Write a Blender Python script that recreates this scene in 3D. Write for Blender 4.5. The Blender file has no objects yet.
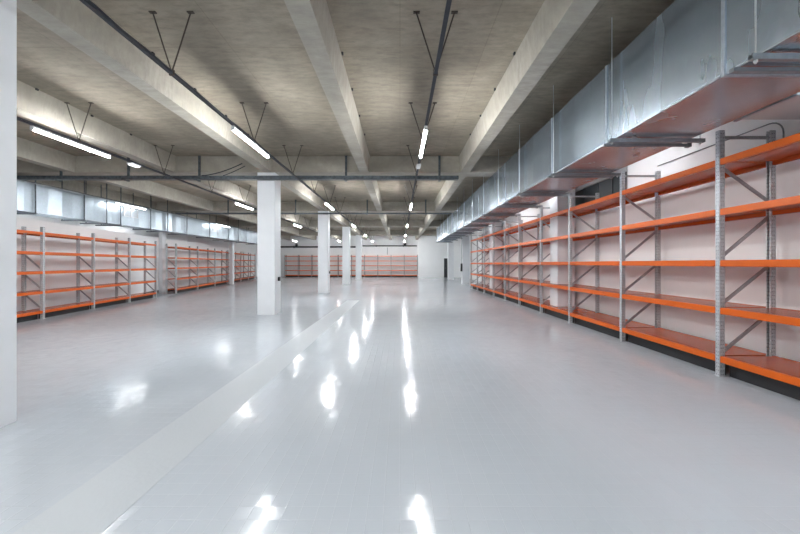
import bpy, bmesh, math, random
from mathutils import Vector, Matrix
random.seed(7)
S = bpy.context.scene
COL = S.collection

# ------------------------------------------------------------------ materials
def new_mat(name):
    m = bpy.data.materials.new(name); m.use_nodes = True
    nt = m.node_tree; b = nt.nodes['Principled BSDF']
    return m, nt, b
def N(nt, t, **kw):
    n = nt.nodes.new(t)
    for k, v in kw.items():
        if k in n.inputs.keys(): n.inputs[k].default_value = v
        else: setattr(n, k, v)
    return n
def plain(name, col, rough=.5, metal=0., spec=.5, noise=0., nscale=8., bump=0.):
    m, nt, b = new_mat(name)
    b.inputs['Base Color'].default_value = (*col, 1); b.inputs['Roughness'].default_value = rough
    b.inputs['Metallic'].default_value = metal; b.inputs['Specular IOR Level'].default_value = spec
    tc = N(nt, 'ShaderNodeTexCoord')
    n = N(nt, 'ShaderNodeTexNoise', Scale=nscale, Detail=4.); nt.links.new(tc.outputs['Object'], n.inputs['Vector'])
    mp = N(nt, 'ShaderNodeMapRange'); mp.inputs['From Min'].default_value = .3; mp.inputs['From Max'].default_value = .7
    mp.inputs['To Min'].default_value = 1 - noise; mp.inputs['To Max'].default_value = 1 + noise
    nt.links.new(n.outputs['Fac'], mp.inputs['Value'])
    v = N(nt, 'ShaderNodeVectorMath', operation='SCALE'); v.inputs[0].default_value = col
    nt.links.new(mp.outputs[0], v.inputs['Scale']); nt.links.new(v.outputs[0], b.inputs['Base Color'])
    if bump:
        bp = N(nt, 'ShaderNodeBump', Strength=bump, Distance=.01)
        nt.links.new(n.outputs['Fac'], bp.inputs['Height']); nt.links.new(bp.outputs[0], b.inputs['Normal'])
    return m
def concrete(name, c1, c2, c3, seam=None):
    m, nt, b = new_mat(name)
    tc = N(nt, 'ShaderNodeTexCoord')
    big = N(nt, 'ShaderNodeTexNoise', Scale=1.1, Detail=7., Roughness=.62, Distortion=.6)
    mpg = N(nt, 'ShaderNodeMapping'); mpg.inputs['Scale'].default_value = (.8, 2.6, 1.)
    fine = N(nt, 'ShaderNodeTexNoise', Scale=4.5, Detail=9., Roughness=.72)
    nt.links.new(tc.outputs['Object'], mpg.inputs['Vector'])
    nt.links.new(tc.outputs['Object'], big.inputs['Vector']); nt.links.new(mpg.outputs[0], fine.inputs['Vector'])
    r = N(nt, 'ShaderNodeValToRGB'); e = r.color_ramp.elements
    e[0].position = .34; e[0].color = (*c1, 1); e[1].position = .66; e[1].color = (*c2, 1)
    nt.links.new(big.outputs['Fac'], r.inputs['Fac'])
    mx = N(nt, 'ShaderNodeMix', data_type='RGBA', blend_type='MIX')
    rr = N(nt, 'ShaderNodeMapRange'); rr.inputs['From Min'].default_value = .42; rr.inputs['From Max'].default_value = .68; rr.inputs['To Max'].default_value = .75
    nt.links.new(fine.outputs['Fac'], rr.inputs['Value']); nt.links.new(rr.outputs[0], mx.inputs['Factor'])
    nt.links.new(r.outputs['Color'], mx.inputs['A']); mx.inputs['B'].default_value = (*c3, 1)
    out = mx.outputs['Result']
    if seam:   # board joints of the formwork
        br = N(nt, 'ShaderNodeTexBrick', Scale=1.)
        br.inputs['Brick Width'].default_value = seam; br.inputs['Row Height'].default_value = seam * 1.02
        br.inputs['Mortar Size'].default_value = .006; br.offset = 0.
        br.inputs['Color1'].default_value = (1, 1, 1, 1); br.inputs['Color2'].default_value = (.9, .9, .89, 1); br.inputs['Mortar'].default_value = (.82, .81, .78, 1)
        nt.links.new(tc.outputs['Object'], br.inputs['Vector'])
        m2 = N(nt, 'ShaderNodeMix', data_type='RGBA', blend_type='MULTIPLY'); m2.inputs['Factor'].default_value = 1.
        nt.links.new(out, m2.inputs['A']); nt.links.new(br.outputs['Color'], m2.inputs['B']); out = m2.outputs['Result']
    nt.links.new(out, b.inputs['Base Color']); b.inputs['Roughness'].default_value = .85
    bp = N(nt, 'ShaderNodeBump', Strength=.35, Distance=.01)
    nt.links.new(fine.outputs['Fac'], bp.inputs['Height']); nt.links.new(bp.outputs[0], b.inputs['Normal'])
    return m
def zinc(name, col, rough, streak, bump=.08):
    m, nt, b = new_mat(name)
    tc = N(nt, 'ShaderNodeTexCoord')
    mp = N(nt, 'ShaderNodeMapping'); mp.inputs['Scale'].default_value = (3., streak, .5)
    n1 = N(nt, 'ShaderNodeTexNoise', Scale=1.0, Detail=3., Roughness=.5)
    v = N(nt, 'ShaderNodeTexVoronoi', Scale=22.)
    n2 = N(nt, 'ShaderNodeTexNoise', Scale=1.1, Detail=2.)
    nt.links.new(tc.outputs['Object'], mp.inputs['Vector']); nt.links.new(mp.outputs[0], n1.inputs['Vector'])
    nt.links.new(tc.outputs['Object'], v.inputs['Vector']); nt.links.new(tc.outputs['Object'], n2.inputs['Vector'])
    r = N(nt, 'ShaderNodeValToRGB'); e = r.color_ramp.elements
    e[0].position = .2; e[0].color = (*[c * .78 for c in col], 1); e[1].position = .8; e[1].color = (*[min(1, c * 1.12) for c in col], 1)
    nt.links.new(n1.outputs['Fac'], r.inputs['Fac'])
    m2 = N(nt, 'ShaderNodeMix', data_type='RGBA', blend_type='OVERLAY'); m2.inputs['Factor'].default_value = .12
    nt.links.new(r.outputs['Color'], m2.inputs['A']); nt.links.new(v.outputs['Color'], m2.inputs['B'])
    h = N(nt, 'ShaderNodeHueSaturation', Saturation=.35); nt.links.new(m2.outputs['Result'], h.inputs['Color'])
    tint = N(nt, 'ShaderNodeMix', data_type='RGBA', blend_type='MIX'); tint.inputs['Factor'].default_value = .55
    nt.links.new(h.outputs['Color'], tint.inputs['A']); tint.inputs['B'].default_value = (*col, 1)
    nt.links.new(tint.outputs['Result'], b.inputs['Base Color'])
    b.inputs['Metallic'].default_value = .92
    rr = N(nt, 'ShaderNodeMapRange'); rr.inputs['To Min'].default_value = rough * .8; rr.inputs['To Max'].default_value = rough * 1.25
    nt.links.new(n1.outputs['Fac'], rr.inputs['Value']); nt.links.new(rr.outputs[0], b.inputs['Roughness'])
    bp = N(nt, 'ShaderNodeBump', Strength=bump, Distance=.03)
    nt.links.new(n2.outputs['Fac'], bp.inputs['Height']); nt.links.new(bp.outputs[0], b.inputs['Normal'])
    return m
def perforated():
    m, nt, b = new_mat('perforated_galvanised_steel')
    b.inputs['Metallic'].default_value = .35; b.inputs['Roughness'].default_value = .42
    tc = N(nt, 'ShaderNodeTexCoord'); sp = N(nt, 'ShaderNodeSeparateXYZ'); nt.links.new(tc.outputs['Object'], sp.inputs[0])
    def M(op, a, bb=None):
        n = N(nt, 'ShaderNodeMath', operation=op)
        for i, q in enumerate((a, bb)):
            if q is None: continue
            if isinstance(q, (int, float)): n.inputs[i].default_value = q
            else: nt.links.new(q, n.inputs[i])
        return n.outputs[0]
    z = M('SUBTRACT', M('FRACT', M('MULTIPLY', sp.outputs['Z'], 20.)), .5)     # a slot every 50 mm
    z = M('MULTIPLY', z, .05)
    d1 = M('SUBTRACT', M('ABSOLUTE', sp.outputs['X']), .013)
    d2 = M('SUBTRACT', M('ABSOLUTE', sp.outputs['Y']), .013)
    def hole(d):
        r2 = M('ADD', M('MULTIPLY', d, d), M('MULTIPLY', M('MULTIPLY', z, z), .35)); return M('LESS_THAN', r2, .0042 ** 2)
    geo = N(nt, 'ShaderNodeNewGeometry'); s2 = N(nt, 'ShaderNodeSeparateXYZ')
    vt = N(nt, 'ShaderNodeVectorTransform', vector_type='NORMAL', convert_from='WORLD', convert_to='OBJECT')
    nt.links.new(geo.outputs['Normal'], vt.inputs[0]); nt.links.new(vt.outputs[0], s2.inputs[0])
    fx = M('GREATER_THAN', M('ABSOLUTE', s2.outputs['X']), .7); fy = M('GREATER_THAN', M('ABSOLUTE', s2.outputs['Y']), .7)
    mask = M('ADD', M('MULTIPLY', hole(d1), fy), M('MULTIPLY', hole(d2), fx))
    n = N(nt, 'ShaderNodeTexNoise', Scale=60., Detail=3.); nt.links.new(tc.outputs['Object'], n.inputs['Vector'])
    r = N(nt, 'ShaderNodeValToRGB'); e = r.color_ramp.elements
    e[0].position = .35; e[0].color = (.40, .42, .44, 1); e[1].position = .65; e[1].color = (.62, .64, .67, 1)
    nt.links.new(n.outputs['Fac'], r.inputs['Fac'])
    mx = N(nt, 'ShaderNodeMix', data_type='RGBA'); nt.links.new(mask, mx.inputs['Factor'])
    nt.links.new(r.outputs['Color'], mx.inputs['A']); mx.inputs['B'].default_value = (.05, .05, .06, 1)
    nt.links.new(mx.outputs['Result'], b.inputs['Base Color'])
    return m
def floor_mat(tiles):
    m, nt, b = new_mat('painted_tile_floor' if tiles else 'painted_screed_strip')
    tc = N(nt, 'ShaderNodeTexCoord')
    big = N(nt, 'ShaderNodeTexNoise', Scale=.35, Detail=5., Roughness=.55)
    nt.links.new(tc.outputs['Object'], big.inputs['Vector'])
    r = N(nt, 'ShaderNodeValToRGB'); e = r.color_ramp.elements
    e[0].position = .3; e[1].position = .7
    e[0].color = (*FLOOR_A, 1); e[1].color = (*FLOOR_B, 1)
    nt.links.new(big.outputs['Fac'], r.inputs['Fac'])
    fine = N(nt, 'ShaderNodeTexNoise', Scale=(3. if tiles else 28.), Detail=4.)
    nt.links.new(tc.outputs['Object'], fine.inputs['Vector'])
    b.inputs['Specular IOR Level'].default_value = .42
    if tiles:
        br = N(nt, 'ShaderNodeTexBrick', Scale=1.); br.offset = .0
        br.inputs['Brick Width'].default_value = .1; br.inputs['Row Height'].default_value = .112
        br.inputs['Mortar Size'].default_value = .0035; br.inputs['Mortar Smooth'].default_value = .6
        nt.links.new(tc.outputs['Object'], br.inputs['Vector'])
        mx = N(nt, 'ShaderNodeMix', data_type='RGBA'); nt.links.new(r.outputs['Color'], mx.inputs['A'])
        f = N(nt, 'ShaderNodeMath', operation='MULTIPLY'); f.inputs[1].default_value = .26
        nt.links.new(br.outputs['Fac'], f.inputs[0]); nt.links.new(f.outputs[0], mx.inputs['Factor'])
        mx.inputs['B'].default_value = (.78, .81, .84, 1); nt.links.new(mx.outputs['Result'], b.inputs['Base Color'])
        # every tile lies at its own very slight tilt under the paint
        dv = N(nt, 'ShaderNodeVectorMath', operation='DIVIDE'); dv.inputs[1].default_value = (.1, .112, 1.)
        fl = N(nt, 'ShaderNodeVectorMath', operation='FLOOR'); wn = N(nt, 'ShaderNodeTexWhiteNoise', noise_dimensions='2D')
        nt.links.new(tc.outputs['Object'], dv.inputs[0]); nt.links.new(dv.outputs[0], fl.inputs[0]); nt.links.new(fl.outputs[0], wn.inputs['Vector'])
        sb = N(nt, 'ShaderNodeVectorMath', operation='SUBTRACT'); sb.inputs[1].default_value = (.5, .5, .5); nt.links.new(wn.outputs['Color'], sb.inputs[0])
        sc = N(nt, 'ShaderNodeVectorMath', operation='MULTIPLY'); sc.inputs[1].default_value = (.034, .022, 0); nt.links.new(sb.outputs[0], sc.inputs[0])
        inv = N(nt, 'ShaderNodeMath', operation='SUBTRACT'); inv.inputs[0].default_value = 1.; nt.links.new(br.outputs['Fac'], inv.inputs[1])
        ad0 = N(nt, 'ShaderNodeMath', operation='MULTIPLY_ADD'); ad0.inputs[1].default_value = .5
        nt.links.new(fine.outputs['Fac'], ad0.inputs[0]); nt.links.new(inv.outputs[0], ad0.inputs[2])
        bp = N(nt, 'ShaderNodeBump', Strength=.6, Distance=.0035); nt.links.new(ad0.outputs[0], bp.inputs['Height'])
        ad = N(nt, 'ShaderNodeVectorMath', operation='ADD'); nt.links.new(bp.outputs[0], ad.inputs[0]); nt.links.new(sc.outputs[0], ad.inputs[1])
        nm = N(nt, 'ShaderNodeVectorMath', operation='NORMALIZE'); nt.links.new(ad.outputs[0], nm.inputs[0]); nt.links.new(nm.outputs[0], b.inputs['Normal'])
        b.inputs['Roughness'].default_value = .13
    else:
        e[0].color = (.47, .505, .54, 1); e[1].color = (.53, .56, .59, 1)
        nt.links.new(r.outputs['Color'], b.inputs['Base Color'])
        bp = N(nt, 'ShaderNodeBump', Strength=.5, Distance=.004); nt.links.new(fine.outputs['Fac'], bp.inputs['Height']); nt.links.new(bp.outputs[0], b.inputs['Normal'])
        b.inputs['Roughness'].default_value = .42; b.inputs['Specular IOR Level'].default_value = .22
    return m
def emis(name, strength, col=(.955, .985, 1.)):
    m, nt, b = new_mat(name)
    b.inputs['Base Color'].default_value = (.9, .9, .9, 1)
    b.inputs['Emission Color'].default_value = (*col, 1); b.inputs['Emission Strength'].default_value = strength
    return m

FLOOR_A = (.52, .565, .62); FLOOR_B = (.58, .62, .67)
M_FLOOR = floor_mat(True); M_STRIP = floor_mat(False)
M_WALL = plain('white_wall_paint', (.88, .89, .90), .6, noise=.02, nscale=1.5)
M_COLUMN = plain('white_column_paint', (.78, .80, .83), .5, noise=.02, nscale=3., bump=.05)
M_SLAB = concrete('raw_slab_concrete', (.25, .215, .17), (.355, .305, .24), (.185, .16, .13), 1.22)
M_RIB = concrete('rib_concrete', (.31, .285, .235), (.42, .39, .335), (.28, .26, .23))
M_UPWALL = concrete('dark_upper_wall', (.16, .16, .155), (.22, .22, .21), (.2, .2, .2))  # darker mottled grey for the upper part of the left walls
M_ZINC = zinc('galvanised_duct_sheet', (.40, .51, .62), .25, 2.6, .025)
M_ZINCL = zinc('bright_duct_sheet', (.35, .43, .50), .36, 2.6, .02)
M_FLANGE = plain('galvanised_flange', (.44, .48, .53), .4, .8, noise=.1, nscale=20)
M_RAIL = plain('grey_steel_channel', (.26, .28, .30), .4, .7, noise=.1, nscale=20)
M_RODLIGHT = plain('zinc_threaded_rod', (.6, .63, .65), .4, .8)
M_DARK = plain('dark_cable_and_rail', (.022, .025, .034), .6, 0., noise=.2, nscale=30)
M_ROD = plain('rusty_dark_rod', (.07, .055, .045), .7, .3)
M_TRAY = plain('grey_cable_tray_steel', (.085, .10, .112), .5, .5, noise=.35, nscale=14)
M_ORANGE = plain('orange_powder_coat', (.66, .115, .005), .36, 0, .35, noise=.04, nscale=6)
M_DECK = plain('orange_deck_paint', (.50, .085, .012), .25, 0, .5, noise=.05, nscale=6)
M_POST = perforated()
M_BRACE = plain('galvanised_brace', (.38, .39, .41), .4, .7, noise=.15, nscale=40)
M_BLACK = plain('plain_black', (.015, .015, .018), .6)
M_PANE = plain('dark_shutter_panel', (.022, .03, .034), .45, 0., noise=.2, nscale=2)
M_MULL = plain('dark_grey_mullion', (.06, .07, .075), .5)
M_FRAMEW = plain('pale_metal_frame', (.55, .56, .57), .45, .3)
M_GRILLE = plain('grille_metal', (.42, .44, .46), .5, .5)
M_DOOR = plain('charcoal_door_paint', (.035, .037, .042), .5)
M_RED = plain('red_gloss_paint', (.55, .02, .02), .3)
M_LAMPW = plain('white_lamp_housing', (.75, .75, .76), .4)
M_LIT = emis('lit_tube', 58.)
M_WASH = emis('added_wash_tube', 8.)  # only for the added lamps out of view
M_LITD = emis('lit_duct_tube', 9.)
M_LITS = emis('emergency_light_lens', .5)

# ------------------------------------------------------------------ builders
class MB:
    def __init__(s): s.bm = bmesh.new()
    def box(s, x0, x1, y0, y1, z0, z1, rot=None):
        r = bmesh.ops.create_cube(s.bm, size=1.)
        for v in r['verts']:
            v.co = Vector(((x0 + x1) / 2 + v.co.x * (x1 - x0), (y0 + y1) / 2 + v.co.y * (y1 - y0), (z0 + z1) / 2 + v.co.z * (z1 - z0)))
            if rot: v.co = rot @ v.co
        return s
    def bar(s, a, b, w, h):       # rectangular bar between two points
        a = Vector(a); b = Vector(b); d = b - a; L = d.length
        q = d.to_track_quat('Z', 'Y').to_matrix().to_4x4()
        r = bmesh.ops.create_cube(s.bm, size=1.)
        M = Matrix.Translation((a + b) / 2) @ q
        for v in r['verts']: v.co = M @ Vector((v.co.x * w, v.co.y * h, v.co.z * L))
        return s
    def rod(s, a, b, rad, n=8):
        a = Vector(a); b = Vector(b); d = b - a
        M = Matrix.Translation((a + b) / 2) @ d.to_track_quat('Z', 'Y').to_matrix().to_4x4()
        bmesh.ops.create_cone(s.bm, cap_ends=True, segments=n, radius1=rad, radius2=rad, depth=d.length, matrix=M)
        return s
    def prism(s, pts, z0, z1):    # plan polygon, extruded upward
        a = [s.bm.verts.new((p[0], p[1], z0)) for p in pts]; b = [s.bm.verts.new((p[0], p[1], z1)) for p in pts]
        n = len(pts)
        s.bm.faces.new(a[::-1]); s.bm.faces.new(b)
        for i in range(n): s.bm.faces.new((a[i], a[(i + 1) % n], b[(i + 1) % n], b[i]))
        return s
    def path(s, pts, rad, n=8):
        for p, q in zip(pts[:-1], pts[1:]): s.rod(p, q, rad, n)
        return s
    def mesh(s, name, mat, bevel=0.):
        if bevel:
            bmesh.ops.bevel(s.bm, geom=list(s.bm.edges), offset=bevel, segments=2, affect='EDGES', profile=.7)
        bmesh.ops.recalc_face_normals(s.bm, faces=s.bm.faces)
        me = bpy.data.meshes.new(name); s.bm.to_mesh(me); s.bm.free(); me.materials.append(mat); return me
    def build(s, name, mat, parent=None, bevel=0., loc=(0, 0, 0)):
        o = bpy.data.objects.new(name, s.mesh(name, mat, bevel)); COL.objects.link(o); o.location = loc
        if parent: o.parent = parent
        return o
def tag(o, label, cat, group=None):
    o['label'] = label; o['category'] = cat
    if group: o['group'] = group
    return o
def struct(o): o['kind'] = 'structure'; return o
def empty(name, loc, rz=0.):
    o = bpy.data.objects.new(name, None); COL.objects.link(o); o.location = loc; o.rotation_euler = (0, 0, rz); o.empty_display_size = .1; return o
def inst(name, me, parent, loc=(0, 0, 0), rot=(0, 0, 0)):
    o = bpy.data.objects.new(name, me); COL.objects.link(o); o.parent = parent; o.location = loc; o.rotation_euler = rot; return o
ORD = ['nearest', 'second', 'third', 'fourth', 'fifth', 'sixth', 'seventh', 'eighth', 'ninth', 'tenth', 'eleventh', 'twelfth', 'thirteenth', 'fourteenth', 'fifteenth', 'sixteenth', 'seventeenth', 'eighteenth', 'nineteenth', 'twentieth']
def nth(i, n):
    return 'farthest' if i == n - 1 else ORD[i]

F = 345.; EYE = 1.5
SLAB, SOF = 4.62, 4.15
FARY, BACKY = 38.85, -9.
BAY = 7.4
CB = [2.63 + BAY * k for k in range(-1, 5)]       # fronts of the cross beams
CBW = .5

# ------------------------------------------------------------------ setting
struct(MB().box(-17.3, 7.2, BACKY - .2, FARY + .2, -.2, 0).build('floor', M_FLOOR))
struct(MB().box(-2.15, -1.66, BACKY, 14., -.01, .002).build('trim_1', M_STRIP))
struct(MB().box(-17.3, 7.2, BACKY - .2, FARY + .2, SLAB, SLAB + .2).build('ceiling', M_SLAB))
WR = 5.1
wr = MB()
wr.box(WR, WR + .2, BACKY, 7.72, 0, SLAB).box(WR, WR + .2, 10.6, 21.3, 0, SLAB)
wr.box(WR, WR + .2, 7.72, 10.6, 0, 2.94).box(WR, WR + .2, 7.72, 10.6, 3.76, SLAB)
wr.box(WR + .2, 6.9, 21.1, 21.3, 0, SLAB).box(6.7, 6.9, 21.3, 37.3, 0, SLAB)
struct(wr.build('wall_right', M_WALL))
wf = MB()
wf.box(-17.1, 2.0, FARY, FARY + .2, 0, SLAB).box(2.0, 4.74, 37.3, 37.5, 0, SLAB).box(5.36, 6.9, 37.3, 37.5, 0, SLAB).box(4.74, 5.36, 37.3, 37.5, 2.08, SLAB)
wf.box(2.0, 2.15, 37.5, FARY, 0, SLAB)
struct(wf.build('wall_far', M_WALL))
struct(MB().box(-17.1, 5.3, BACKY - .2, BACKY, 0, SLAB).build('wall_back', M_WALL))
# the slanting left wall: low partition under the duct near by, full height farther on
sl = .19
def wl(y, a=8.9): return -a - sl * y
YX = 21.0
lw = MB()
lw.prism([(wl(4.6), 4.6), (wl(YX), YX), (wl(YX) - .15, YX), (wl(4.6) - .15, 4.6)], 0, 2.8)
lw.prism([(wl(YX), YX), (wl(FARY), FARY), (wl(FARY) - .15, FARY), (wl(YX) - .15, YX)], 0, 4.1)
lw.box(wl(YX) - .2, wl(YX) - .02, BACKY, YX - .02, 0, 3.5)
struct(lw.build('wall_left', M_WALL))
lo = MB()
lo.box(wl(YX) - .2, wl(YX) - .02, BACKY, YX - .02, 3.5, SLAB)
lo.prism([(wl(YX) + .0, YX), (wl(FARY), FARY), (wl(FARY) - .15, FARY), (wl(YX) - .15, YX)], 4.1, SLAB)
struct(lo.build('wall_outer', M_UPWALL))
# black strips along the foot of the walls
struct(MB().box(WR - .02, WR - .001, 2., 9.9, .001, .17).box(WR - .02, WR - .001, 10.6, 16.9, .001, .17).box(WR - .02, WR - .001, 17.6, 21.2, .001, .17).build('base_strip_right', M_BLACK))
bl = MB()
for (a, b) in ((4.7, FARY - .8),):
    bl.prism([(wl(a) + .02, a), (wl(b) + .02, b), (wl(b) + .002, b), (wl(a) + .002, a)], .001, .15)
struct(bl.build('base_strip_left', M_BLACK))
struct(MB().box(-12.8, 1.95, FARY - .03, FARY - .002, .001, .16).build('base_strip_far', M_BLACK))
# dark window above the racks
wn = struct(MB().box(WR + .05, WR + .08, 7.74, 10.58, 2.96, 3.74).build('window_1', M_PANE))
f = MB()
f.box(WR + .005, WR + .049, 7.725, 7.77, 2.945, 3.755).box(WR + .005, WR + .049, 10.55, 10.595, 2.945, 3.755)
f.box(WR + .005, WR + .049, 7.77, 10.55, 2.945, 2.985).box(WR - .015, WR + .049, 7.77, 10.55, 3.59, 3.735)
q = MB()
for y in (8.35, 8.95, 9.6): q.box(WR + .03, WR + .049, y, y + .035, 2.985, 3.59)
q.build('mullion', M_MULL, wn)
f.build('window_frame', M_FRAMEW, wn)
dr = struct(MB().box(4.76, 5.34, 37.36, 37.41, .01, 2.06).build('door_1', M_DOOR))
MB().box(4.74, 4.77, 37.33, 37.359, 0, 2.08).box(5.33, 5.36, 37.33, 37.359, 0, 2.08).box(4.77, 5.33, 37.33, 37.359, 2.05, 2.08).build('door_frame', M_FRAMEW, dr)
MB().rod((4.85, 37.35, 1.0), (4.85, 37.31, 1.0), .012).rod((4.85, 37.31, 1.0), (4.97, 37.31, 1.0), .012).build('door_handle', M_RAIL, dr)

# ------------------------------------------------------------------ concrete beams
ribs = [(-15.35, 'long concrete ceiling rib over the far end of the slanting left racks'),
        (-12.45, 'long concrete ceiling rib above the left air duct'),
        (-9.58, 'long concrete ceiling rib just right of the left air duct'),
        (-6.66, 'long concrete ceiling rib beside the left row of tube lights'),
        (-3.84, 'long concrete ceiling rib running over the row of thick white columns'),
        (-1.04, 'long concrete ceiling rib down the middle between the two lit rows'),
        (1.88, 'long concrete ceiling rib left of the large right air duct'),
        (4.72, 'long concrete ceiling rib hidden over the right racks')]
rb_w = .13
for (x, lab) in ribs:
    m = MB()
    edges = [BACKY] + [v for c in CB for v in (c, c + CBW)] + [FARY]
    for i in range(0, len(edges), 2):
        a, b = edges[i], edges[i + 1]
        if x > 4 and b > 36: b = 37.2
        if x < -12 and a < YX: 
            if x < -13 or b <= 10: continue
        if x < -15 and a < 31: continue
        # slightly tapering section, wider at the slab
        w0, w1 = rb_w, rb_w + .035
        r = m.bm
        vs = []
        for y in (a, b):
            vs.append([r.verts.new((x - w0, y, SOF)), r.verts.new((x + w0, y, SOF)), r.verts.new((x + w1, y, SLAB)), r.verts.new((x - w1, y, SLAB))])
        r.faces.new(vs[0][::-1]); r.faces.new(vs[1])
        for k in range(4): r.faces.new((vs[0][k], vs[0][(k + 1) % 4], vs[1][(k + 1) % 4], vs[1][k]))
    tag(m.build('ceiling_beam', M_RIB), lab, 'ceiling beam', 'lengthwise concrete ceiling ribs')
for i, y in enumerate(CB):
    xl = -12.9 if y < 20 else wl(y + CBW) + .02
    xr = WR if y < 21 else 6.7
    MBx = MB().box(xl, xr, y, y + CBW, SOF, SLAB)
    labs = ['concrete cross beam behind the camera', 'concrete cross beam overhead, above the near left column', 'concrete cross beam above the largest white column in view',
            'concrete cross beam above the second thick white column beyond the largest', 'concrete cross beam above the third distant white column', 'farthest concrete cross beam before the end wall']
    labs[3] = 'concrete cross beam over the next column beyond the largest one'
    tag(MBx.build('cross_beam', M_RIB), labs[i], 'ceiling beam', 'crosswise concrete ceiling beams')

# ------------------------------------------------------------------ columns
def column(x0, x1, y0, y1, top, lab, group):
    o = MB().box(x0, x1, y0, y1, 0, top).build('column', M_COLUMN, bevel=.012)
    return tag(o, lab, 'column', group)
cl = ['thick white square column cropped by the left picture edge', 'largest whole white square column, standing left of centre', 'second whole white square column with a small black box, beyond the largest',
      'third whole white column of the central row', 'fourth and farthest white column of the central row']
for i in range(5):
    y = CB[i + 1]; column(-4.15, -3.64, y + (.001 if i else .16), y + (CBW if i else .65), SOF, cl[i], 'thick white columns in the central row')
RC = [(10.0 - .12, 10.0 + .38), (16.93, 17.41), (24.83, 25.33), (32.23, 32.73)]
rl = ['white column standing inside the right racks next to the dark window', 'second white column standing inside the right racks farther back',
      'white column past the far end of the right racks with black box', 'white column just right of the distant dark door']
for (a, b), lab in zip(RC, rl): column(4.51, 5.02, a, b, SOF, lab, 'white columns along the right side')
column(-12.2, -12.0, 17.44, 17.68, SOF, 'slim white post in the first gap of the left racks', 'slim white posts by the left racks')
column(-12.3, -12.05, 24.84, 25.08, SOF, 'slim white post in front of the far left racks', 'slim white posts by the left racks')
for i, (x, y, z, lab) in enumerate([(-3.64, 10.32, 1.04, 'small black socket box on the side of the largest column'), (-3.64, 17.75, 1.04, 'small black socket box on the second column')]):
    b = MB().box(x, x + .05, y - .05, y + .05, z - .06, z + .06).build('socket_box', M_BLACK, bevel=.006)
    tag(b, lab, 'socket box')
b = empty('switch_box', (4.46, 25.0, .93)); tag(b, 'tall black switch box with conduit on the column past the right racks', 'switch box')
MB().box(-.06, .049, -.12, .12, 0, .57).build('case', M_BLACK, b, .008)
MB().rod((0, 0, .57), (0, 0, SOF - .93 - .01), .018).build('conduit', M_RAIL, b)
fe = empty('fire_extinguisher', (5.2, 37.1, 0)); tag(fe, 'red fire extinguisher standing at the distant dark door', 'fire extinguisher')
m = MB().rod((0, 0, .02), (0, 0, .45), .085, 20).rod((0, 0, .45), (0, 0, .5), .05, 20).build('cylinder', M_RED, fe)
MB().rod((0, 0, .5), (0, 0, .56), .02).box(-.02, .09, -.015, .015, .55, .58).build('valve', M_BLACK, fe)
MB().path([(.03, -.02, .54), (.1, -.05, .48), (.12, -.05, .3), (.1, -.05, .15)], .012).build('hose', M_BLACK, fe)

# ------------------------------------------------------------------ shelving
def post_mesh(h):     # open channel section, lips turned in
    w, d, t = .029, .036, .006
    pts = [(-w, -d), (w, -d), (w, d), (w * .45, d), (w * .45, d - t), (w - t, d - t), (w - t, -d + t), (-w + t, -d + t), (-w + t, d - t), (-w * .45, d - t), (-w * .45, d), (-w, d)]
    m = MB().prism(pts, .006, h); m.box(-.045, .045, -.05, .05, .0005, .006)
    return m.mesh('post', M_POST)
PM = {}
def brace_mesh(d, z0, z1):
    key = ('b', d, round(z0, 3), round(z1, 3))
    if key not in PM:
        PM[key] = MB().bar((.012, .03, z0), (.012, d - .03, z1), .018, .04).mesh('brace', M_BRACE)
    return PM[key]
def frame(root, x, depth, H, braces, struts):
    if H == 2.46:
        if 'far' not in PM: PM['far'] = MB().box(-.029, .029, -.036, .036, .006, H).box(-.045, .045, -.05, .05, .0005, .006).mesh('post', M_RAIL)
        inst('post', PM['far'], root, (x, .036, 0)); inst('post', PM['far'], root, (x, depth - .036, 0)); return
    if ('p', H) not in PM: PM[('p', H)] = post_mesh(H)
    inst('post', PM[('p', H)], root, (x, .036, 0))
    inst('post', PM[('p', H)], root, (x, depth - .036, 0), (0, 0, math.pi))
    for z0, z1 in braces: inst('brace', brace_mesh(depth, z0, z1), root, (x - .012, 0, 0))
    for z in struts:
        k = ('s', depth, round(z, 3))
        if k not in PM: PM[k] = MB().box(-.012, .012, .072, depth - .072, z - .018, z + .018).mesh('strut', M_BRACE)
        inst('strut', PM[k], root, (x, 0, 0))
def shelf(root, L, depth, z, bh, notch=None, holes=False):
    e = .033
    m = MB()
    y0, y1 = .05, depth - .055
    if notch:
        a, b, ny = notch
        m.prism([(e, y0), (L - e, y0), (L - e, y1), (b, y1), (b, ny), (a, ny), (a, y1), (e, y1)] if a > e else
                [(e, y0), (L - e, y0), (L - e, y1), (b, y1), (b, ny), (e, ny)], z - .035, z - .004)
        if a > e + .02: m.box(e, a, depth - .053, depth - .003, z - bh, z)
        m.box(b, L - e, depth - .053, depth - .003, z - bh, z)
    else:
        m.box(e, L - e, y0, y1, z - .035, z - .004)
        m.box(e, L - e, depth - .053, depth - .003, z - bh, z)
    s = m.build('shelf', M_DECK, root)
    k = ('f', round(L, 3), round(z, 3), bh)
    if k not in PM:
        q = MB().prism([(0, 0)] * 0 or [(e, 0), (L - e, 0), (L - e, .048), (e, .048)], z - bh, z)
        PM[k] = q.mesh('front_beam', M_ORANGE)
        bmx = bmesh.new(); bmx.from_mesh(PM[k]); bmesh.ops.bevel(bmx, geom=list(bmx.edges), offset=.006, segments=2, affect='EDGES'); bmx.to_mesh(PM[k]); bmx.free()
    fb = inst('front_beam', PM[k], s)
    return s

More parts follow.
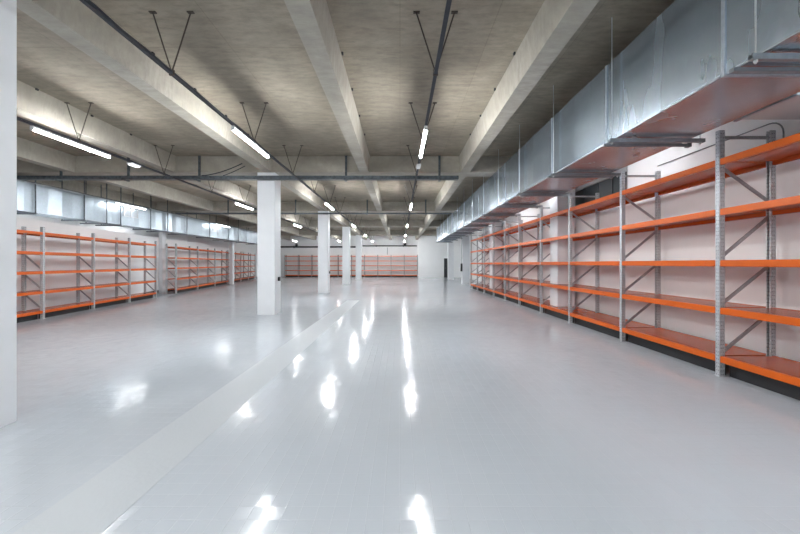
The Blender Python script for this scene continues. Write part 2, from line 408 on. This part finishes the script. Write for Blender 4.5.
def open_shelf(root, L, depth, z, bh):
    e = .033
    m = MB().box(e, L - e, depth - .053, depth - .003, z - bh, z)
    s = m.build('rear_beam', M_ORANGE, root)
    k = ('f', round(L, 3), round(z, 3), bh)
    if k not in PM: PM[k] = MB().box(e, L - e, 0, .048, z - bh, z).mesh('front_beam', M_ORANGE)
    inst('front_beam', PM[k], root)
    for q in (.33, .67): inst('cross_bar', MB().box(-.015, .015, .049, depth - .054, z - .05, z - .01).mesh('cross_bar', M_BRACE), root, (L * q, 0, 0))
def bay(loc, rz, L, depth, H, levels, bh, near, far, braces, struts, lab, group, notch=None, open_=False):
    r = empty('shelving_rack', loc, rz); tag(r, lab, 'shelving rack', group)
    MB().box(.035, L - .035, .13, .145, .001, levels[0] - bh - .004).build('black_strip', M_BLACK, r)  # black strip set back in the gap under the lowest shelf
    for z in levels: open_shelf(r, L, depth, z, bh) if open_ else shelf(r, L, depth, z, bh, notch)
    if near is not None: frame(r, near, depth, H, braces, struts)
    if far is not None: frame(r, far, depth, H, braces, struts)
    return r
# right run
RD = .75; RX = 4.24
RY = [2.58, 4.608, 6.63, 8.66, 10.44, 12.33, 14.04, 15.74, 17.5, 19.06, 20.75]
RLEV = (.273, .915, 1.545, 2.225, 2.89)
RBR = [(.29, .86), (.94, 1.5), (1.57, 2.15), (2.8, 2.3)]
n = len(RY) - 1
for i in range(n):
    y0, y1 = RY[i], RY[i + 1]; L = y1 - y0
    # local x runs from the far end towards the camera, local y into the wall
    notch = None
    for (a, b) in RC[:2]:
        if y0 < a < y1: notch = (y1 - b - .015, y1 - a + .015, 4.51 - RX - .02)
    lab = f'{nth(i, n)} bay of tall orange shelving against the right wall, counted from the camera'
    if i == 0: lab = 'nearest bay of tall orange shelving, cut off by the right picture edge'
    if i == 3: lab = 'fourth orange shelving bay on the right, a white column standing through it'
    bay((RX, y1, 0), -math.pi / 2, L, RD, 3.27, RLEV, .085, L, 0. if i == n - 1 else None, RBR, (3.18, .2), lab, 'tall orange shelving bays on the right', notch)
# left run
LLEV = (.23, .755, 1.29, 1.815, 2.345)
LBR = [(.7, .25), (1.23, .78), (1.76, 1.31)]
LBR = [(b, a) for a, b in LBR]
LD = .5; k = math.sqrt(1 + sl * sl); ang = math.atan2(1, -sl)
def lx(y): return -7.86 - sl * y
secs = [([5.42, 7.38, 9.34, 11.30, 13.28, 15.25], 'near run on the left'), ([17.21, 19.92, 22.8, 25.6], 'run between the two slim posts on the left'), ([26.7, 29.1, 31.7, 34.3], 'run beyond the second slim post')]
sn = ['of the near left shelving run, counted from the camera', 'of the left shelving run between the two slim posts', 'of the small left shelving run beyond the second slim post']
for si, (ys, g) in enumerate(secs):
    n = len(ys) - 1
    for i in range(n):
        L = (ys[i + 1] - ys[i]) * k
        bay((lx(ys[i]), ys[i], 0), ang, L, LD, 2.49, LLEV, .075, 0., L if i == n - 1 else None, LBR, (), f'{nth(i, n)} low orange rack {sn[si]}', 'orange shelving bays, ' + g)
FX0, FL = -12.70, 1.463
for i in range(10):
    where = ['leftmost', 'second from left', 'third from left', 'fourth from left', 'fifth from left', 'sixth from left', 'fourth from right', 'third from right', 'second from right', 'rightmost'][i]
    bay((FX0 + FL * i, 38.05, 0), 0, FL, .5, 2.46, LLEV, .075, 0., FL if i == 9 else None, (), (), f'{where} small orange rack along the far end wall', 'orange racks along the far end wall', open_=True)

# ------------------------------------------------------------------ ducts
def duct(x0, x1, z0, z1, joints, mat, fmat, side, lab, folds, grilles=()):
    root = empty('air_duct', (0, joints[0], z0)); tag(root, lab, 'air duct')
    loc = (0, -joints[0], -z0)
    for a, b in zip(joints[:-1], joints[1:]):
        m = MB()
        g = .004
        if folds:
            nn = max(2, round((b - a) / folds)); ys = [a + g + (b - a - 2 * g) * q / nn for q in range(nn + 1)]
            off = [(0 if q in (0, nn) else random.uniform(.2, 1.) * (.010 if side < 0 else .026) * (-1) ** q) for q in range(nn + 1)]
        else:
            ys = [a + g, (a + b) / 2, b - g]; off = [0, random.choice((-.012, .01)), 0]
        sect = []
        for y, o in zip(ys, off):
            xl = x0 - (o if side < 0 else 0); xr = x1 + (o if side > 0 else 0)
            sect.append([m.bm.verts.new(p) for p in ((xl, y, z0), (xr, y, z0), (xr, y, z1), (xl, y, z1))])
        m.bm.faces.new(sect[0][::-1]); m.bm.faces.new(sect[-1])
        for s0, s1 in zip(sect[:-1], sect[1:]):
            for q in range(4): m.bm.faces.new((s0[q], s0[(q + 1) % 4], s1[(q + 1) % 4], s1[q]))
        sec = m.build('duct_section', mat, root, loc=loc)
        w = .014; e = .012
        for (u0, u1) in ((b - w, b - .002), (a + .002, a + w)):
            fl = MB()
            for (p0, p1, q0, q1) in ((x0 - e, x0, z0 - e, z1 + .0), (x1, x1 + e, z0 - e, z1 + .0), (x0, x1, z0 - e, z0)):
                fl.box(p0, p1, u0, u1, q0, q1)
            fl.build('flange', fmat, sec)
    # folded corner seam along the lower edge
    m = MB(); ex = x0 if side < 0 else x1
    for a, b in zip(joints[:-1], joints[1:]):
        m.box(ex - .008, ex + .008, a + .03, b - .03, z0 - .007, z0 + .009)
    m.build('corner_seam', fmat, root, loc=loc)
    for (a, b, c, d) in grilles:
        gr = MB(); X = ex
        gr.box(X - .001, X + .02, a, b, c, c + .03).box(X - .001, X + .02, a, b, d - .03, d)
        for y in (a, (a + b) / 2 - .02, b - .04): gr.box(X - .001, X + .02, y, y + .04, c, d)
        g0 = gr.build('grille', M_FRAMEW, root, loc=loc)
        sm = MB(); zz = c + .045
        while zz < d - .04:
            sm.box(X + .001, X + .013, a + .04, b - .04, zz, zz + .012); zz += .028
        sm.build('louvre', M_GRILLE, g0)
    return root
RJ = [-2.2 + 1.71 * q for q in range(17)]
RJ = [-2.1, -.4, 1.25, 2.93, 4.59, 6.24, 7.95, 9.65, 11.35, 13.05, 14.75, 16.45, 18.1, 19.8, 21.5, 23.2, 24.4, 25.6]
DX0, DX1, DZ0, DZ1 = 2.75, 3.73, 3.10, 4.13
duct(DX0, DX1, DZ0, DZ1, RJ, M_ZINC, M_FLANGE, -1, 'large galvanised rectangular air duct hung over the right aisle', .42)
LJ = [5.4, 7.1, 8.8, 10.5, 12.12, 13.7, 15.35, 17.8, 20.1, 22.26, 24.5, 27., 29.3]
EX0, EX1, EZ0, EZ1 = -11.80, -11.10, 3.05, 3.93
duct(EX0, EX1, EZ0, EZ1, LJ, M_ZINCL, M_FLANGE, 1, 'bright galvanised air duct above the left racks', .36, ((13.85, 14.6, 3.4, 3.84), (20.3, 21.05, 3.4, 3.82)))
br = empty('duct_branch', (DX1 + .02, 3.28, 3.11)); tag(br, 'short galvanised branch duct running from the big duct into the right wall', 'air duct')
MB().box(0, WR - DX1 - .022, 0, .58, 0, .75).build('branch_box', M_FRAMEW, br)
for q in (0, WR - DX1 - .06): MB().box(q, q + .034, -.02, .6, -.018, .77).build('flange', M_FLANGE, br)
# hangers
hy = [.9, 2.61, 4.38, 6.05, 7.76, 9.42, 11.12, 12.82, 14.52, 16.22, 17.9, 19.57, 21.27, 22.97, 25.3]
for i, y in enumerate(hy):
    r = empty('duct_hanger', (0, y, 0)); tag(r, f'{nth(i, len(hy))} steel channel hanger carrying the big right duct, counted from the camera', 'duct hanger', 'hangers under the right duct')
    m = MB().box(DX0 - .1, DX1 + .13, -.02, .02, DZ0 - .062, DZ0 - .056)
    m.box(DX0 - .1, DX1 + .13, -.02, -.015, DZ0 - .056, DZ0 - .018).box(DX0 - .1, DX1 + .13, .015, .02, DZ0 - .056, DZ0 - .018)
    m.box(DX0 - .1, DX1 + .13, -.015, -.006, DZ0 - .024, DZ0 - .018).box(DX0 - .1, DX1 + .13, .006, .015, DZ0 - .024, DZ0 - .018)
    m.build('channel', M_RAIL, r)
    t = SOF if any(c < y < c + CBW for c in CB) else SLAB
    for x in (DX0 - .06, DX1 + .08):
        q = MB().rod((x, 0, DZ0 - .09), (x, 0, t), .006).build('rod', M_RODLIGHT, r)
        MB().rod((x, 0, DZ0 - .08), (x, 0, DZ0 - .063), .014, 6).build('nut', M_RODLIGHT, q)
    # second short channel clamped at the joint of the sheets
    if i % 1 == 0 and i > 0:
        yy = .19
        m = MB().box(DX0 - .06, DX1 + .06, yy - .02, yy + .02, DZ0 - .05, DZ0 - .017).box(DX1 + .06, DX1 + .11, yy - .03, yy + .03, DZ0 - .06, DZ0 - .01)
        m.build('joint_clamp', M_RAIL, r)
hy = [7.1, 9.3, 10.46, 12.08, 13.0, 13.66, 15.3, 16.4, 17.9, 20.05, 22.2, 23.6, 24.9, 26.96]
for i, y in enumerate(hy):
    r = empty('duct_hanger', (0, y, 0)); tag(r, f'{nth(i, len(hy))} steel channel hanger under the left duct, counted from the camera', 'duct hanger', 'hangers under the left duct')
    xe = EX0 - (.25 if i % 3 else .05)
    m = MB().box(xe, EX1 + .1, -.02, .02, EZ0 - .062, EZ0 - .018); m.build('channel', M_RAIL, r)
    t = SOF if any(c < y < c + CBW for c in CB) else SLAB
    for x in (EX0 - .03, EX1 + .05):
        MB().box(x - .012, x + .012, -.012, .012, EZ0 - .018, t).build('rod', M_TRAY, r)

# ------------------------------------------------------------------ lighting rails, V hangers, lamps
RZ0 = EYE + 2.34
lines = [(.44, 'centre row'), (-2.83, 'row beside the thick columns'), (-6.23, 'left row'), (-10.75, 'row along the left duct')]
FAREND = 37.0
hang_y = []
for b in range(-1, 5):
    for q in (.0124, .0194, .0264):
        hang_y.append((q + .0207 * b) * F)
lamp_c = [-.53, 6.62, 13.8, 20.95, 28.1, 35.2]
lamp_c0 = [-7.4] + lamp_c
HL = .79
for li, (x, nm) in enumerate(lines):
    y0 = BACKY + .3 if li < 3 else 6.
    m = MB()
    m.box(x - .022, x + .022, y0, FAREND, RZ0, RZ0 + .02)
    o = m.build('cable_rail', M_RAIL if li == 3 else M_DARK)
    tag(o, f'long dark cable rail carrying the {nm} of tube lights', 'cable rail', 'cable rails over the tube lights')
    # sagging cables tied along the rail
    cb = MB(); rnd = random.Random(li)
    pts = []; y = y0 + .05
    while y < min(FAREND, 30.):
        pts.append((x + rnd.uniform(-.012, .012), y, RZ0 + .036 + rnd.uniform(-.004, .012))); y += .32
    cb.path(pts, .013, 6)
    tag(cb.build('cable', M_DARK), f'dark cable bundle lying on the rail of the {nm}', 'cable', 'cable bundles on the rails')
    if li < 3:
        hy2 = [y for y in hang_y if 2.4 < y < 36]
        for i, y in enumerate(hy2):
            t = SOF if any(c - .05 < y < c + CBW + .05 for c in CB) else SLAB
            h = empty('rod_hanger', (x, y, RZ0)); tag(h, f'{nth(i, len(hy2))} V shaped rod hanger over the {nm} of lights', 'hanger', f'V hangers of the {nm}')
            for s in (-1, 1):
                q = MB().rod((s * .008, 0, .055), (s * .235, 0, t - RZ0 - .012), .0085, 6).build('rod', M_ROD, h)
                MB().box(s * .235 - .04, s * .235 + .04, -.02, .02, t - RZ0 - .012, t - RZ0 - .0005).build('anchor_plate', M_ROD, q)
            MB().box(-.03, .03, -.012, .012, -.008, -.0005).box(-.03, -.024, -.012, .012, -.0005, .06).box(.024, .03, -.012, .012, -.0005, .06).build('clip', M_ROD, h)
    cs = lamp_c0 if li < 3 else lamp_c[2:6 if li == 3 else None]
    names = {-7.4: 'tube light behind the camera in the', -.53: 'tube light directly overhead in the', 6.62: 'nearest visible tube light of the', 13.8: 'second visible tube light of the', 20.95: 'third visible tube light of the', 28.1: 'fourth small distant tube light of the', 35.2: 'farthest tiny tube light of the'}
    for y in cs:
        r = empty('tube_light', (x, y, RZ0)); tag(r, names[y] + ' ' + nm, 'ceiling light', 'hanging tube lights')
        MB().box(-.026, .026, -HL, HL, -.045, -.0095).box(-.02, .02, -.52, -.48, -.0095, -.0003).box(-.02, .02, .48, .52, -.0095, -.0003).build('housing', M_LAMPW, r)
        MB().box(-.022, .022, -HL + .03, HL - .03, -.08, -.0455).build('tube', M_LITD if li == 3 else M_LIT, r, .012)
        for q in (-HL, HL - .028): MB().box(-.027, .027, q, q + .028, -.082, -.0455).build('end_cap', M_LAMPW, r)
ws = [0.3, 2.2, 6.9, 10.9, 14.0, 17.9]  # added row out of view above the racks, brightens the right wall
for i, y in enumerate(ws):
    r = empty('tube_light', (4.16, y, 3.72)); tag(r, f'{nth(i, len(ws))} added unseen tube light between the right air duct and the right wall', 'ceiling light', 'added wall lights behind the right duct')
    MB().box(-.035, .035, -HL, HL, .0, .04).build('housing', M_LAMPW, r)
    MB().box(-.03, .03, -HL + .03, HL - .03, -.04, -.0005).build('tube', M_WASH, r, .012)
    for q in (-HL, HL - .028): MB().box(-.036, .036, q, q + .028, -.043, -.0005).build('end_cap', M_LAMPW, r)
    for yy in (-.6, .6): MB().rod((0, yy, .041), (0, yy, SLAB - 3.72 - .001 if not any(c < y + yy < c + CBW for c in CB) else SOF - 3.721), .006).build('rod', M_RODLIGHT, r)
ws = [7.6, 11.6, 15.6]  # added unseen lamps that brighten the duct underside and outer wall
for i, y in enumerate(ws):
    x = wl(y) - .26
    r = empty('tube_light', (x, y, 2.55), math.atan(sl)); tag(r, ['nearest', 'middle', 'farthest'][i] + ' added unseen tube light behind the low left partition under the duct', 'ceiling light', 'added lights behind the left partition')
    MB().box(.035, .103, -HL, HL, -.03, .03).build('housing', M_LAMPW, r)
    MB().box(-.01, .0345, -HL + .03, HL - .03, -.02, .02).build('tube', M_WASH, r, .01)
for (x, y, w, lab) in ((.44, 8.2, .05, 'small white box on the centre rail behind the nearest tube light'), (-6.23, 8.08, .061, 'small lit emergency light on the left rail behind the nearest tube light')):
    r = empty('emergency_light', (x, y, RZ0)); tag(r, lab, 'emergency light')
    MB().box(-w, w, -.14, .14, -.04, -.0095).build('case', M_LAMPW, r)
    MB().box(-w + .01, w - .01, -.12, .12, -.062, -.0505).build('lens', M_LITS if w > .06 else M_LAMPW, r)

# ------------------------------------------------------------------ crosswise cable trays
def tray(y, x0, x1, z, lab, brackets, w=.1, h=.05):
    r = empty('cable_tray', (0, y, z)); tag(r, lab, 'cable tray')
    m = MB().box(x0, x1, -w, w, 0, .004).box(x0, x1, -w, -w + .004, .004, h).box(x0, x1, w - .004, w, .004, h)
    m.build('channel', M_TRAY, r)
    rnd = random.Random(int(y)); c = MB()
    for q in range(3):
        x = x0 + .1; pts = []
        while x < x1 - .1:
            pts.append((x, -w + .03 + q * .06 + rnd.uniform(-.012, .012), .022 + rnd.uniform(0, .018))); x += .45
        c.path(pts, .012, 6)
    c.build('cables', M_DARK, r)
    for bx in brackets:
        bm_ = MB().box(bx - .03, bx + .03, w + .002, w + .03, -.03, SLAB - z - .003).box(bx - .045, bx + .045, w + .002, w + .05, SLAB - z - .008, SLAB - z - .003).box(bx - .03, bx + .03, -w - .02, w + .03, -.03, -.002)
        bm_.build('bracket', M_TRAY, r)
    return r
tray(9.86, -10.85, 1.66, EYE + 2.397, 'dark cable tray crossing the hall in front of the largest column top', (-9.8, -7.85, -5.8, -1.56, 1.14), h=.09)
tray(16.75, -10.85, 2.5, EYE + 2.40, 'second dark cable tray crossing the hall farther back', (-8.4, -1.6, 1.26, -5.1), h=.05)
# sagging cables off the first tray
m = MB(); P = []
for q in range(13):
    t = q / 12; P.append((-5.6 + 1.1 * t, 9.74 + .1 * t, 3.985 + .37 * t ** 1.6))
m.path(P, .014, 6)
tag(m.build('cable', M_DARK), 'longer dark cable rising from the first tray to the rib beside the largest column', 'cable')
P = [(-5.0 + .62 * q / 8, 9.75, 3.985 + .27 * (q / 8) ** 1.2) for q in range(9)]
tag(MB().path(P, .011, 6).build('cable', M_DARK), 'shorter dark cable rising from the first tray just left of the largest column', 'cable')
# small anchors at rib feet
aa = [(-6.66 + .19, 'the rib beside the left lights'), (-1.04 + .19, 'the middle rib'), (1.88 - .19, 'the rib by the big duct'), (-3.84 + .19, 'the rib over the columns')]
for x, nm in aa:
    for i, y in enumerate((5.1, 6.15, 7.25, 8.3)):
        o = MB().box(x - .014, x + .014, y - .022, y + .022, SLAB - .034, SLAB - .001).build('anchor', M_BLACK, bevel=.006)
        tag(o, f'{nth(i, 4)} tiny black anchor on {nm}', 'anchor', 'black anchors along the ribs')
# pipes on the far wall
def farpipe(x0, x1, z, r, lab):
    e = empty('pipe', (x0, FARY - .16, z)); tag(e, lab, 'pipe')
    MB().rod((0, 0, 0), (x1 - x0, 0, 0), r, 10).build('tube', M_DARK, e)
    n = max(2, int((x1 - x0) / 2.4)); 
    for q in range(n):
        x = (q + .5) * (x1 - x0) / n
        MB().box(x - .05, x + .05, 0, .158, -r - .03, r + .03).build('bracket', M_DARK, e)
    return e
farpipe(-13.4, -4.4, 3.36, .085, 'dark thick pipe high on the far wall left of the columns')
farpipe(-4.2, 1.9, 3.48, .06, 'dark thick pipe high on the far wall right of the columns')
tag(MB().rod((-1.42, FARY - .05, 2.5), (-1.42, FARY - .05, 3.3), .03).build('conduit', M_RAIL), 'short grey vertical conduit on the far wall under the pipe', 'conduit')
for (x, lab) in ((-11.6, 'dark valve on the far pipe at its left end'), (-5.9, 'dark valve on the far pipe between the second and third columns'), (.55, 'dark valve on the far pipe below the centre lights')):
    z = 3.36 + .087 if x < -4.3 else 3.48 + .062
    e = empty('valve', (x, FARY - .16, z)); tag(e, lab, 'valve')
    MB().rod((0, 0, 0), (0, 0, .22), .14, 12).build('body', M_DARK, e)
    MB().rod((0, 0, .22), (0, 0, .32), .03, 8).rod((-.12, 0, .32), (.12, 0, .32), .02, 6).build('handle', M_DARK, e)
# conduit with a bend on the near right wall
m = MB(); pts = [(WR - .02, 6.8, 3.42), (WR - .02, 4.75, 3.42)]
for q in range(1, 7):
    a = q / 6 * math.pi / 2; pts.append((WR - .02, 4.75 - .18 * math.sin(a), 3.42 - .18 * (1 - math.cos(a))))
pts.append((WR - .02, 4.57, 2.95)); m.path(pts, .009, 8)
tag(m.build('conduit', M_RAIL), 'thin grey conduit with rounded bend on the right wall above the racks', 'conduit')

# ------------------------------------------------------------------ world, camera
w = bpy.data.worlds.new('world'); S.world = w; w.use_nodes = True
w.node_tree.nodes['Background'].inputs[0].default_value = (.8, .9, 1, 1); w.node_tree.nodes['Background'].inputs[1].default_value = .02
cam = bpy.data.cameras.new('camera'); co = bpy.data.objects.new('camera', cam); COL.objects.link(co)
co.location = (0, 0, EYE); co.rotation_euler = (math.pi / 2, 0, 0)
cam.sensor_width = 36; cam.lens = F / 800 * 36; cam.shift_y = -3.5 / 800; cam.clip_end = 200; cam.clip_start = .05
S.camera = co
S.view_settings.view_transform = 'Standard'; S.view_settings.look = 'None'; S.view_settings.gamma = 1
S.view_settings.exposure = 2.43
S.cycles.max_bounces = 14; S.cycles.diffuse_bounces = 9; S.cycles.glossy_bounces = 5; S.cycles.caustics_reflective = True; S.cycles.sample_clamp_indirect = 6.; S.cycles.use_denoising = True
